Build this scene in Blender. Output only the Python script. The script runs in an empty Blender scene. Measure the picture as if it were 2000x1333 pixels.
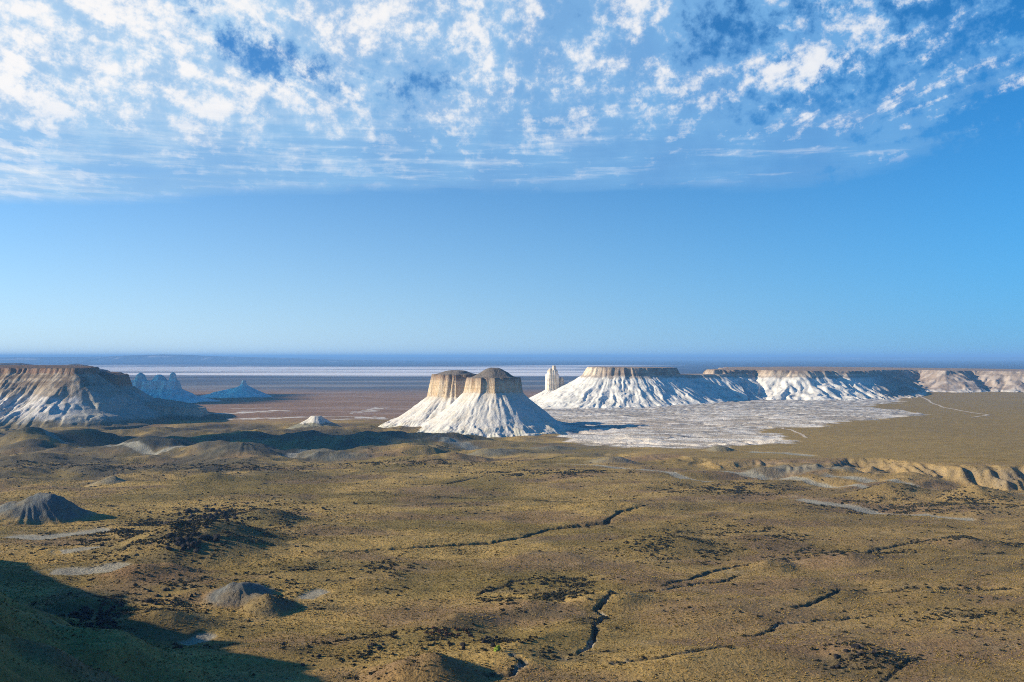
import bpy, bmesh, math, random
import numpy as np
from math import radians, sin, cos, tan, pi

random.seed(7)
RNG = np.random.default_rng(11)
scene = bpy.context.scene
COL = scene.collection

# ------------------------------------------------------------------ camera, sky, sun, exposure
CAM_Z = 130.0            # metres above the near plain
F = 1944.0               # focal length in pixels of the 2000 px wide photograph (35 mm on 36 mm)
HOR = 697.0              # pixel row of the true horizontal
SUN_EL, SUN_AZ = 21.0, -92.0      # elevation; azimuth seen from the view direction, minus = left

cam_d = bpy.data.cameras.new("camera")
cam_d.lens = 35.0; cam_d.sensor_width = 36.0
cam_d.clip_start = 0.5; cam_d.clip_end = 400000.0
cam = bpy.data.objects.new("camera", cam_d); COL.objects.link(cam)
cam.location = (0, 0, CAM_Z)
cam.rotation_euler = (radians(90) + math.atan((HOR - 666.5) / F), 0, 0)
scene.camera = cam

sd_ = bpy.data.lights.new("sun", 'SUN'); sd_.energy = 5.0; sd_.angle = radians(0.53); sd_.color = (1.0, 0.86, 0.66)
sun = bpy.data.objects.new("sun", sd_); COL.objects.link(sun)
az, el = radians(SUN_AZ), radians(SUN_EL)
SUNV = np.array([sin(az) * cos(el), cos(az) * cos(el), sin(el)])
from mathutils import Vector
sun.rotation_euler = Vector((-SUNV[0], -SUNV[1], -SUNV[2])).to_track_quat('-Z', 'Y').to_euler()
sun.location = (-500, 0, 600)

scene.view_settings.view_transform = 'Standard'
scene.view_settings.look = 'None'
EXPOSURE = 0.6
scene.view_settings.exposure = EXPOSURE
scene.view_settings.gamma = 1.0
scene.view_settings.use_curve_mapping = False
scene.cycles.use_denoising = False
scene.cycles.filter_width = 1.0
scene.cycles.max_bounces = 5
scene.cycles.diffuse_bounces = 2
scene.cycles.volume_bounces = 0
scene.cycles.volume_step_rate = 1.0

world = bpy.data.worlds.new("World"); scene.world = world; world.use_nodes = True


class NT:
    """small helper round a node tree"""
    def __init__(self, tree): self.t = tree; self.n = tree.nodes; self.l = tree.links
    def node(self, typ, **kw):
        nd = self.n.new(typ)
        for k, v in kw.items(): setattr(nd, k, v)
        return nd
    def put(self, sock, v):
        if v is None: return
        if hasattr(v, 'is_output') or isinstance(v, bpy.types.NodeSocket): self.l.new(v, sock)
        else: sock.default_value = v
    def math(self, op, a, b=None, c=None, clamp=False):
        nd = self.node('ShaderNodeMath', operation=op, use_clamp=clamp)
        for i, v in enumerate((a, b, c)):
            if v is not None: self.put(nd.inputs[i], v)
        return nd.outputs[0]
    def vmath(self, op, a, b=None):
        nd = self.node('ShaderNodeVectorMath', operation=op)
        self.put(nd.inputs[0], a)
        if b is not None: self.put(nd.inputs[1], b)
        return nd.outputs[0]
    def comb(self, x, y, z=0.0):
        nd = self.node('ShaderNodeCombineXYZ')
        for i, v in enumerate((x, y, z)): self.put(nd.inputs[i], v)
        return nd.outputs[0]
    def noise(self, vec, scale, detail=4, rough=0.55, lac=2.0, dist=0.0, dims='3D'):
        nd = self.node('ShaderNodeTexNoise', noise_dimensions=dims)
        if vec is not None: self.l.new(vec, nd.inputs['Vector'])
        nd.inputs['Scale'].default_value = scale; nd.inputs['Detail'].default_value = detail
        nd.inputs['Roughness'].default_value = rough; nd.inputs['Lacunarity'].default_value = lac
        nd.inputs['Distortion'].default_value = dist
        return nd.outputs['Fac']
    def sstep(self, v, a, b, lo=0.0, hi=1.0):
        nd = self.node('ShaderNodeMapRange', interpolation_type='SMOOTHSTEP')
        self.put(nd.inputs[0], v)
        for i, q in enumerate((a, b, lo, hi)): self.put(nd.inputs[i + 1], q)
        return nd.outputs[0]
    def mix(self, f, a, b, blend='MIX'):
        nd = self.node('ShaderNodeMix', data_type='RGBA', blend_type=blend)
        self.put(nd.inputs[0], f)
        for s, v in ((nd.inputs[6], a), (nd.inputs[7], b)):
            if isinstance(v, tuple) and len(v) == 3: v = v + (1.0,)
            self.put(s, v)
        return nd.outputs[2]


SKY_STRENGTH = 0.1 * 1.0      # daylight sky


def build_sky():
    w = NT(world.node_tree); w.n.clear()
    sky = w.node('ShaderNodeTexSky', sky_type='NISHITA')
    sky.sun_disc = False
    sky.sun_elevation = el
    sky.sun_rotation = az            # same bearing as the lamp
    sky.altitude = 200; sky.air_density = 1.0; sky.dust_density = 0.6; sky.ozone_density = 3.0
    # the clear, deep blue of dry desert air
    sc_ = w.vmath('SCALE', sky.outputs[0]); sc_.node.inputs['Scale'].default_value = 0.10
    gm = w.node('ShaderNodeGamma'); w.l.new(sc_, gm.inputs[0]); gm.inputs[1].default_value = 1.5
    blue = w.vmath('MULTIPLY', gm.outputs[0], (1.1, 14.6, 18.6))
    tc = w.node('ShaderNodeTexCoord'); D = tc.outputs['Generated']
    sep = w.node('ShaderNodeSeparateXYZ'); w.l.new(D, sep.inputs[0])
    x, y, z = sep.outputs
    w.l.new(w.comb(x, y, w.math('ADD', w.math('MULTIPLY', w.math('MAXIMUM', z, 0.0), 0.9), 0.10)), sky.inputs[0])
    # pale dust low in the air, brighter towards the sun's side
    pale = w.mix(w.sstep(x, -0.75, 0.7), (0.86, 0.97, 0.97), (0.17, 0.40, 0.66))
    pale = w.vmath('SCALE', pale); pale.node.inputs['Scale'].default_value = 6.7
    dust = w.math('MULTIPLY', 0.9, w.math('POWER', 2.718, w.math('MULTIPLY', w.math('MAXIMUM', z, 0.0), -8.0)))
    blue = w.mix(dust, blue, pale)
    zz = w.math('MAXIMUM', z, 0.03)
    u = w.math('DIVIDE', x, zz); v = w.math('DIVIDE', y, zz)       # a level cloud sheet seen from below
    def sub(a_, k): return w.math('MULTIPLY', w.math('SUBTRACT', a_, 0.5), k)
    P = w.comb(u, w.math('MULTIPLY', v, 0.34))
    wn = w.noise(P, 1.1, 2, 0.5)
    P = w.vmath('ADD', P, w.comb(sub(wn, 0.9), sub(wn, -0.3)))
    big = w.noise(P, 1.25, 3, 0.5)
    mid = w.noise(P, 3.7, 5, 0.52)
    puffn = w.noise(P, 8.0, 4, 0.55)
    fine = w.noise(D, 64.0, 10, 0.68)          # the ragged edges of the billows themselves
    fine2 = w.noise(D, 16.0, 6, 0.55)
    streak = w.noise(w.comb(w.math('MULTIPLY', x, 8.0), 0.0, w.math('MULTIPLY', z, 95.0)), 1.0, 6, 0.62)
    edge_n = w.noise(w.comb(w.math('MULTIPLY', u, 0.30), 0.0), 1.6, 3, 0.5)
    side = w.math('DIVIDE', u, w.math('MAXIMUM', v, 0.5))
    far = w.math('ADD', w.math('ADD', 5.85, sub(edge_n, 0.7)), w.math('ADD', w.sstep(side, -0.15, -0.5, 0.0, 0.55), w.sstep(side, 0.25, 0.52, 0.0, -1.5)))
    low = w.sstep(v, 3.6, 5.2)                                       # towards the far border the sheet flattens into streaks
    # body of the sheet
    right = w.sstep(w.math('ADD', u, sub(big, 1.6)), 0.2, 2.3, -0.09, 0.24)
    up = w.sstep(v, 0.9, 3.0, 0.55, 0.0)
    dens = w.math('ADD', w.math('ADD', sub(big, 0.9), sub(mid, 0.75)), w.math('ADD', sub(fine, 0.55), sub(fine2, 0.40)))
    dens = w.math('ADD', dens, w.math('MULTIPLY', low, 0.22))
    dens = w.math('SUBTRACT', dens, w.math('ADD', right, up))
    body = w.sstep(dens, -0.22, -0.02)
    vb = w.math('ADD', v, w.math('ADD', sub(mid, 0.35), sub(streak, 1.1)))
    border = w.sstep(vb, w.math('SUBTRACT', far, 0.25), w.math('ADD', far, 0.3), 1.0, 0.0)
    alpha = w.math('MULTIPLY', body, border)
    alpha = w.math('MULTIPLY', alpha, w.math('ADD', w.sstep(v, 3.4, 6.0, 0.93, 0.66), w.math('MULTIPLY', low, sub(streak, 1.2))), clamp=True)
    alpha = w.math('MULTIPLY', alpha, w.sstep(z, 0.05, 0.12))
    # sunlit billows
    bil = w.math('ADD', w.math('ADD', sub(puffn, 1.0), sub(mid, 1.15)), w.math('ADD', sub(fine, 1.0), sub(fine2, 0.6)))
    left = w.sstep(w.math('DIVIDE', u, w.math('MAXIMUM', v, 0.5)), -0.55, 0.55, 0.10, -0.08)
    bil = w.math('ADD', bil, w.math('SUBTRACT', left, w.math('MULTIPLY', low, 0.14)))
    lit = w.math('ADD', w.math('MULTIPLY', w.sstep(bil, -0.04, 0.30), 0.62), w.math('MULTIPLY', w.sstep(bil, -0.35, 0.50), 0.42))
    lit2 = w.math('ADD', w.math('MULTIPLY', lit, w.sstep(v, 3.6, 5.6, 0.95, 0.40)), w.math('MULTIPLY', low, sub(streak, 2.0)), clamp=True)
    lit2 = w.math('ADD', lit2, w.math('ADD', -0.06, left), clamp=True)
    shade = w.mix(w.sstep(w.math('DIVIDE', u, w.math('MAXIMUM', v, 0.5)), -0.5, 0.5), (0.38, 0.63, 0.88), (0.15, 0.40, 0.75))
    shade = w.mix(w.sstep(fine2, 0.35, 0.65), w.vmath('MULTIPLY', shade, (0.80, 0.85, 0.92)), shade)
    cloud = w.vmath('SCALE', w.mix(lit2, shade, (1.02, 0.99, 0.96))); cloud.node.inputs['Scale'].default_value = 6.7
    skyc = w.mix(alpha, blue, cloud)
    bg = w.node('ShaderNodeBackground'); w.l.new(skyc, bg.inputs[0])
    bg.inputs[1].default_value = SKY_STRENGTH
    out = w.node('ShaderNodeOutputWorld'); w.l.new(bg.outputs[0], out.inputs[0])
    world.cycles.sampling_method = 'MANUAL'; world.cycles.sample_map_resolution = 1024

build_sky()

# ------------------------------------------------------------------ helpers
def tag(o, label=None, cat=None, group=None, kind=None):
    if label: o["label"] = label
    if cat: o["category"] = cat
    if group: o["group"] = group
    if kind: o["kind"] = kind
    return o


def link(name, mesh, mat=None, parent=None):
    o = bpy.data.objects.new(name, mesh); COL.objects.link(o)
    if mat and not mesh.materials: mesh.materials.append(mat)
    if parent: o.parent = parent
    return o


def mesh_np(name, V, Q, col=None, smooth=True):
    """mesh from numpy vertices and quads (or triangles), optional vertex colours"""
    me = bpy.data.meshes.new(name)
    V = np.ascontiguousarray(V, dtype=np.float32); Q = np.ascontiguousarray(Q, dtype=np.int32)
    k = Q.shape[1]
    me.vertices.add(len(V)); me.vertices.foreach_set('co', V.ravel())
    me.loops.add(Q.size); me.loops.foreach_set('vertex_index', Q.ravel())
    me.polygons.add(len(Q))
    me.polygons.foreach_set('loop_start', np.arange(0, Q.size, k, dtype=np.int32))
    if smooth: me.polygons.foreach_set('use_smooth', np.ones(len(Q), dtype=bool))
    if col is not None:
        ca = me.color_attributes.new('Col', 'FLOAT_COLOR', 'POINT')
        c4 = np.ones((len(V), 4), dtype=np.float32); c4[:, :3] = col
        ca.data.foreach_set('color', c4.ravel())
    me.update(calc_edges=True)
    return me


_P = RNG.permutation(4096).astype(np.int64)
_G = RNG.random(4096) * 2 * pi
_GX, _GY = np.cos(_G), np.sin(_G)


def perlin(x, y, seed=0):
    x = np.asarray(x, float); y = np.asarray(y, float)
    xi = np.floor(x).astype(np.int64); yi = np.floor(y).astype(np.int64)
    xf = x - xi; yf = y - yi
    u = xf * xf * xf * (xf * (xf * 6 - 15) + 10); v = yf * yf * yf * (yf * (yf * 6 - 15) + 10)
    def g(ix, iy, dx, dy):
        h = _P[(_P[(ix + seed * 131) & 4095] + iy) & 4095]
        return _GX[h] * dx + _GY[h] * dy
    a = g(xi, yi, xf, yf); b = g(xi + 1, yi, xf - 1, yf)
    c = g(xi, yi + 1, xf, yf - 1); d = g(xi + 1, yi + 1, xf - 1, yf - 1)
    return (a + u * (b - a) + v * ((c + u * (d - c)) - (a + u * (b - a)))) * 1.5


def fbm(x, y, octv=4, seed=0, gain=0.5):
    s = 0; a = 1.0; f = 1.0
    for i in range(octv):
        s = s + a * perlin(x * f, y * f, seed + i); a *= gain; f *= 2.03
    return s


def ridged(x, y, octv=3, seed=0, gain=0.5):
    s = 0; a = 1.0; f = 1.0
    for i in range(octv):
        s = s + a * (1 - np.abs(perlin(x * f, y * f, seed + i)) * 1.6); a *= gain; f *= 2.07
    return s


def sst(x, a, b):
    t = np.clip((x - a) / (b - a), 0, 1); return t * t * (3 - 2 * t)


def lerp(a, b, t): return a + (b - a) * t


def at(px, py, z=0.0):
    """the point of height z seen at photo pixel (px, py)"""
    Y = (CAM_Z - z) * F / (py - HOR)
    return ((px - 1000) / F * Y, Y)


def xd(px, Y): return ((px - 1000) / F * Y, Y)


def line_dist(x, y, pts, width_pts=None):
    """distance to a polyline and position along it (0..1)"""
    best = np.full(x.shape, 1e9); par = np.zeros(x.shape); n = len(pts) - 1
    for i in range(n):
        ax, ay = pts[i]; bx, by = pts[i + 1]
        dx, dy = bx - ax, by - ay; L2 = dx * dx + dy * dy + 1e-9
        t = np.clip(((x - ax) * dx + (y - ay) * dy) / L2, 0, 1)
        d = np.hypot(x - ax - t * dx, y - ay - t * dy)
        m = d < best
        best = np.where(m, d, best); par = np.where(m, (i + t) / n, par)
    return best, par


def closed_spline(pts, n=160):
    P = np.array(pts, float); k = len(P); out = []
    per = max(2, n // k)
    for i in range(k):
        p0, p1, p2, p3 = P[(i - 1) % k], P[i], P[(i + 1) % k], P[(i + 2) % k]
        for j in range(per):
            t = j / per
            out.append(0.5 * ((2 * p1) + (-p0 + p2) * t + (2 * p0 - 5 * p1 + 4 * p2 - p3) * t * t + (-p0 + 3 * p1 - 3 * p2 + p3) * t ** 3))
    return np.array(out)


def poly_sdf(x, y, loop):
    """signed distance to a closed outline (minus inside) and arc position of the nearest point"""
    shp = x.shape; x = x.ravel(); y = y.ravel()
    n = len(loop); best = np.full(x.shape, 1e18); s = np.zeros(x.shape); inside = np.zeros(x.shape, bool)
    acc = 0.0
    for i in range(n):
        ax, ay = loop[i]; bx, by = loop[(i + 1) % n]
        dx, dy = bx - ax, by - ay; L2 = dx * dx + dy * dy + 1e-12; L = math.sqrt(L2)
        t = np.clip(((x - ax) * dx + (y - ay) * dy) / L2, 0, 1)
        d = (x - ax - t * dx) ** 2 + (y - ay - t * dy) ** 2
        m = d < best
        best = np.where(m, d, best); s = np.where(m, acc + t * L, s)
        c = ((ay > y) != (by > y))
        xin = (bx - ax) * (y - ay) / (by - ay + 1e-12) + ax
        inside ^= c & (x < xin)
        acc += L
    d = np.sqrt(best)
    return np.where(inside, -d, d).reshape(shp), s.reshape(shp)


# ------------------------------------------------------------------ materials
def mat_terrain(name, scale=1.0, contrast=0.35, bump=0.5, strat=0.0, streak=0.0, rough=0.95, speck=0.0):
    """vertex colour carries the mineral and plant zones; noise gives grain, strata and relief"""
    m = bpy.data.materials.new(name); m.use_nodes = True
    w = NT(m.node_tree); w.n.clear()
    att = w.node('ShaderNodeAttribute', attribute_name='Col')
    geo = w.node('ShaderNodeNewGeometry')
    pos = geo.outputs['Position']
    n1 = w.noise(pos, 0.55 * scale, 6, 0.62)
    n2 = w.noise(pos, 0.09 * scale, 5, 0.6)
    f = w.math('ADD', w.math('MULTIPLY', w.math('SUBTRACT', n1, 0.5), 2.2 * contrast), w.math('MULTIPLY', w.math('SUBTRACT', n2, 0.5), 1.6 * contrast))
    hgt = n1
    if strat:
        sp = w.node('ShaderNodeSeparateXYZ'); w.l.new(pos, sp.inputs[0])
        sv = w.comb(w.math('MULTIPLY', sp.outputs[0], 0.006), w.math('MULTIPLY', sp.outputs[1], 0.006), w.math('MULTIPLY', sp.outputs[2], 0.42))
        st = w.noise(sv, 1.0, 4, 0.65)
        f = w.math('ADD', f, w.math('MULTIPLY', w.math('SUBTRACT', st, 0.5), 2.2 * strat))
        hgt = w.math('ADD', hgt, w.math('MULTIPLY', st, strat * 2))
    if streak:
        sp2 = w.node('ShaderNodeSeparateXYZ'); w.l.new(pos, sp2.inputs[0])
        kv = w.comb(w.math('MULTIPLY', sp2.outputs[0], 0.22), w.math('MULTIPLY', sp2.outputs[1], 0.22), w.math('MULTIPLY', sp2.outputs[2], 0.03))
        kk = w.noise(kv, 1.0, 5, 0.65)
        f = w.math('ADD', f, w.math('MULTIPLY', w.math('SUBTRACT', kk, 0.5), 2.2 * streak))
        hgt = w.math('ADD', hgt, w.math('MULTIPLY', kk, streak * 3))
    if speck:
        v = w.noise(pos, 1.6 * scale, 3, 0.7)
        f = w.math('SUBTRACT', f, w.math('MULTIPLY', w.sstep(v, 0.53, 0.68), speck))
    f = w.math('MAXIMUM', w.math('ADD', f, 1.0), 0.25)
    cc = w.vmath('SCALE', att.outputs['Color']); cc.node.inputs['Scale'].default_value = 1.0
    w.l.new(f, cc.node.inputs['Scale'])
    b = w.node('ShaderNodeBsdfPrincipled'); w.l.new(cc, b.inputs['Base Color'])
    b.inputs['Roughness'].default_value = rough; b.inputs['Specular IOR Level'].default_value = 0.1
    bp = w.node('ShaderNodeBump'); bp.inputs['Strength'].default_value = bump; bp.inputs['Distance'].default_value = 1.0 / scale
    w.l.new(hgt, bp.inputs['Height']); w.l.new(bp.outputs[0], b.inputs['Normal'])
    o = w.node('ShaderNodeOutputMaterial'); w.l.new(b.outputs[0], o.inputs[0])
    return m


def mat_plain(name, ca, cb, scale=1.0, bump=0.3, rough=0.95, rand=0.4):
    m = bpy.data.materials.new(name); m.use_nodes = True
    w = NT(m.node_tree); w.n.clear()
    geo = w.node('ShaderNodeNewGeometry'); oi = w.node('ShaderNodeObjectInfo')
    n = w.noise(geo.outputs['Position'], scale, 5, 0.6)
    n2 = w.noise(geo.outputs['Position'], 0.02, 3, 0.6)
    f = w.math('ADD', w.sstep(n, 0.3, 0.7), w.math('MULTIPLY', w.math('SUBTRACT', oi.outputs['Random'], 0.5), rand))
    f = w.math('ADD', f, w.math('MULTIPLY', w.math('SUBTRACT', n2, 0.5), 2.0), clamp=True)
    c = w.mix(f, ca, cb)
    b = w.node('ShaderNodeBsdfPrincipled'); w.l.new(c, b.inputs['Base Color'])
    b.inputs['Roughness'].default_value = rough; b.inputs['Specular IOR Level'].default_value = 0.1
    bp = w.node('ShaderNodeBump'); bp.inputs['Strength'].default_value = bump; bp.inputs['Distance'].default_value = 0.3
    w.l.new(n, bp.inputs['Height']); w.l.new(bp.outputs[0], b.inputs['Normal'])
    o = w.node('ShaderNodeOutputMaterial'); w.l.new(b.outputs[0], o.inputs[0])
    return m


M_GROUND = mat_terrain('steppe_ground', 1.0, 0.6, 1.0, speck=0.6)
M_SLOPE = mat_terrain('chalk_slope', 0.6, 0.22, 0.6, strat=0.16)
M_CLIFF = mat_terrain('limestone_cliff', 0.8, 0.45, 1.0, strat=0.32, streak=0.18)
M_CAP = mat_terrain('cap_rock', 0.6, 0.4, 0.8, strat=0.15)
M_FAR = mat_terrain('far_land', 0.02, 0.2, 0.2)
M_ROCK = mat_plain('dark_boulder', (0.012, 0.011, 0.012), (0.05, 0.042, 0.036), 1.5, 0.8)
M_GRASS = mat_plain('dry_grass', (0.16, 0.112, 0.026), (0.40, 0.275, 0.078), 0.05, 0.0, rand=0.9)
M_SHRUB = mat_plain('dark_shrub', (0.030, 0.031, 0.016), (0.085, 0.068, 0.034), 0.6, 0.0)
M_SHRUB2 = mat_plain('russet_shrub', (0.05, 0.028, 0.018), (0.11, 0.06, 0.035), 0.6, 0.0)
M_GREEN = mat_plain('green_bush', (0.16, 0.24, 0.02), (0.30, 0.38, 0.05), 0.8, 0.0)
M_TRACK = mat_plain('pale_dust', (0.42, 0.33, 0.23), (0.55, 0.45, 0.33), 0.05, 0.0)

# ------------------------------------------------------------------ ground: heights
def wl(*p): return [at(a, b) for a, b in p]

GULLIES = [  # (line, depth, half width, pale floor)
    (wl((620, 1080), (700, 1076), (850, 1066), (960, 1057), (1020, 1047), (1065, 1030), (1100, 1026), (1180, 1022), (1215, 1005), (1260, 997)), 4.2, 3.2, 0.0),
    (wl((1125, 1275), (1160, 1240), (1163, 1215), (1180, 1197), (1166, 1186), (1200, 1163), (1260, 1155), (1310, 1148), (1360, 1136), (1400, 1133), (1425, 1125), (1458, 1111)), 2.8, 2.0, 0.8),
    (wl((1290, 1143), (1370, 1115), (1420, 1098), (1500, 1090), (1560, 1083), (1640, 1089), (1700, 1070), (1780, 1060), (1850, 1047), (2010, 1052)), 2.6, 3.0, 0.1),
    (wl((935, 1322), (1000, 1312), (1022, 1300), (1003, 1284), (1060, 1279), (1125, 1275)), 1.8, 2.2, 0.9),
    (wl((1455, 1237), (1500, 1225), (1520, 1210), (1570, 1207), (1640, 1197), (1700, 1190)), 1.5, 1.6, 0.5),
    (wl((1540, 1184), (1600, 1165), (1640, 1145), (1750, 1151), (1900, 1153), (2010, 1156)), 2.0, 2.2, 0.0),
    (wl((1180, 1290), (1290, 1285), (1390, 1265), (1440, 1263)), 1.5, 2.0, 0.3),
    (wl((560, 962), (700, 965), (850, 968), (1010, 973), (1130, 974), (1240, 972)), 2.6, 4.0, 0.0),
    (wl((690, 981), (800, 983), (910, 981)), 1.8, 3.0, 0.0),
    (wl((800, 943), (870, 940), (940, 932)), 2.0, 4.0, 0.0),
    (wl((930, 1155), (1000, 1135), (1060, 1127), (1150, 1118)), 1.2, 2.0, 0.0),
    (wl((1700, 1330), (1760, 1290), (1800, 1270)), 0.8, 1.6, 0.2),
]
WASHES = [   # dry clay flats: (line, half widths m, colour strength)
    (wl((1555, 970), (1590, 977), (1660, 983), (1740, 992), (1810, 1000), (1880, 1008)), 7.0),
    (wl((1080, 905), (1180, 913), (1290, 922), (1350, 932), (1440, 944)), 5.5),
    (wl((1340, 918), (1480, 926), (1600, 938), (1740, 955)), 4.5),
    (wl((1600, 932), (1740, 942), (1870, 954), (2010, 960)), 5.0),
    (wl((40, 862), (180, 873), (300, 885), (420, 882)), 5.0),
    (wl((20, 1046), (80, 1050), (130, 1042), (190, 1033)), 9.0),
    (wl((120, 1076), (160, 1073), (190, 1071)), 5.0),
    (wl((100, 1112), (160, 1110), (230, 1107)), 6.5),
    (wl((600, 1160), (615, 1152), (630, 1148)), 5.0),
    (wl((360, 1240), (385, 1231), (410, 1222)), 4.0),
    (wl((860, 868), (940, 872), (1010, 877)), 10.0),
    (wl((560, 890), (590, 880), (620, 873)), 7.0),
    (wl((1460, 893), (1530, 897), (1580, 903)), 6.0),
]
MOUNDS = [   # px, base py, half width px, depth m, height m, rotation, sharpness, colour zone
    (60, 1006, 120, 44, 16, 0, 1.2, 'bluec'), (120, 1006, 75, 30, 7, 0, 1.2, 'bluec'),
    (385, 1068, 210, 90, 16, -0.2, 1.6, 'scrubby'),
    (520, 1015, 100, 40, 7, 0.1, 1.6, 'scrubby'),
    (310, 1120, 150, 22, 7.5, 0.12, 1.4, 'russet'),
    (470, 1160, 75, 24, 7.5, -0.5, 1.2, 'bluec'),
    (525, 1176, 66, 20, 7.5, 0.45, 1.4, 'dark_shade'),
    (150, 1175, 110, 36, 6, 0.0, 1.5, 'scrubby'),
    (250, 1125, 110, 18, 2.6, 0.15, 1.4, None),
    (320, 1210, 130, 30, 5, 0.2, 1.5, 'scrubby'),
    (830, 1320, 150, 22, 9, 0.12, 1.5, 'brown'),
    (1010, 1290, 100, 18, 2.6, 0.0, 1.6, None),
    (215, 936, 48, 26, 8, 0, 1.0, 'clay'),
    (90, 945, 90, 26, 6, 0, 1.3, None),
    (30, 905, 90, 40, 8, 0, 1.3, None),
    (1195, 905, 66, 30, 8, 0, 1.2, 'clay'),
    (1405, 890, 36, 22, 7, 0, 1.2, 'clay'),
    (1500, 923, 60, 24, 8, 0.1, 1.2, 'clay'),
    (1590, 925, 66, 26, 9, 0.1, 1.2, 'clay'),
    (1655, 927, 50, 24, 8, 0.1, 1.2, 'clay'),
    (1740, 968, 125, 34, 10, 0.06, 1.4, None),
    (1910, 974, 110, 36, 10, 0.0, 1.4, None),
    (1650, 1090, 120, 30, 5.5, 0.12, 1.4, 'brown'),
    (1500, 1098, 70, 22, 4, 0.12, 1.4, None),
    (1880, 1058, 110, 34, 6, 0.05, 1.4, 'brown'),
    (1560, 1000, 200, 60, 4, 0, 1.5, None),
    (1230, 1130, 110, 26, 4, 0.1, 1.5, None),
    (1190, 1170, 130, 22, 4, 0.1, 1.5, None),
    (1020, 1180, 100, 22, 3.5, 0.15, 1.5, None),
    (880, 1210, 150, 24, 3.5, 0.15, 1.5, 'brown'),
    (1690, 1275, 110, 22, 4.2, -0.1, 1.5, None),
    (1420, 1195, 260, 40, 4.5, 0.08, 1.6, 'brown'),
    (1290, 1060, 150, 40, 4.5, 0.12, 1.6, None),
    (1200, 1000, 240, 60, 5, 0.1, 1.6, None),
    (760, 1130, 110, 30, 2.5, 0.1, 1.6, None),
    (600, 1030, 180, 60, 3, 0.1, 1.6, None),
    (640, 886, 100, 36, 9, -0.2, 1.2, 'clay'),
    (790, 884, 130, 40, 7, 0.0, 1.3, None),
    (960, 884, 60, 30, 6, 0.2, 1.2, 'clay'),
    (1080, 878, 60, 26, 4, 0.2, 1.2, 'clay'),
    (480, 885, 130, 60, 16, 0.0, 1.3, 'dark_shade'),
    (330, 880, 120, 50, 12, 0.0, 1.3, 'dark_shade'),
    (600, 862, 130, 60, 14, 0.0, 1.3, 'dark_shade'),
    (730, 866, 120, 60, 13, 0.0, 1.3, 'dark_shade'),
    (850, 864, 120, 50, 11, 0.0, 1.3, 'dark_shade'),
    (200, 862, 120, 60, 12, 0.0, 1.4, None),
    (60, 868, 110, 70, 14, 0.0, 1.4, None),
]
RIM_LINE = [at(a, b, 20) for a, b in ((1180, 858), (1280, 866), (1450, 880), (1640, 881), (1720, 884), (1800, 892), (1900, 900), (2010, 906), (2300, 915), (3000, 920))]
PROM = closed_spline([(-2600, 30), (-900, 120), (-620, 330), (-570, 540), (-500, 610), (-415, 510), (-305, 345), (-235, 210), (-160, 60), (-40, 7), (30, 5), (160, -20), (700, 30), (2200, -150), (2600, -2600), (-2600, -2600)], 96)


def right_plain(x, y):
    """0..1: the higher plain behind the scarp on the right"""
    bx = np.array([p[0] for p in RIM_LINE]); by = np.array([p[1] for p in RIM_LINE])
    o = np.argsort(bx)
    ly = np.interp(x, bx[o], by[o])
    j = fbm(x / 70, y / 80, 4, 51) * 22 + ridged(x / 30 + 0.5 * fbm(x / 50, y / 50, 2, 58), y / 120, 3, 54) * 13 - 16
    side = sst(x, 60, 260)
    return sst(y + 1.8 * j - ly, -70, 12) * side, side, y - ly


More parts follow.
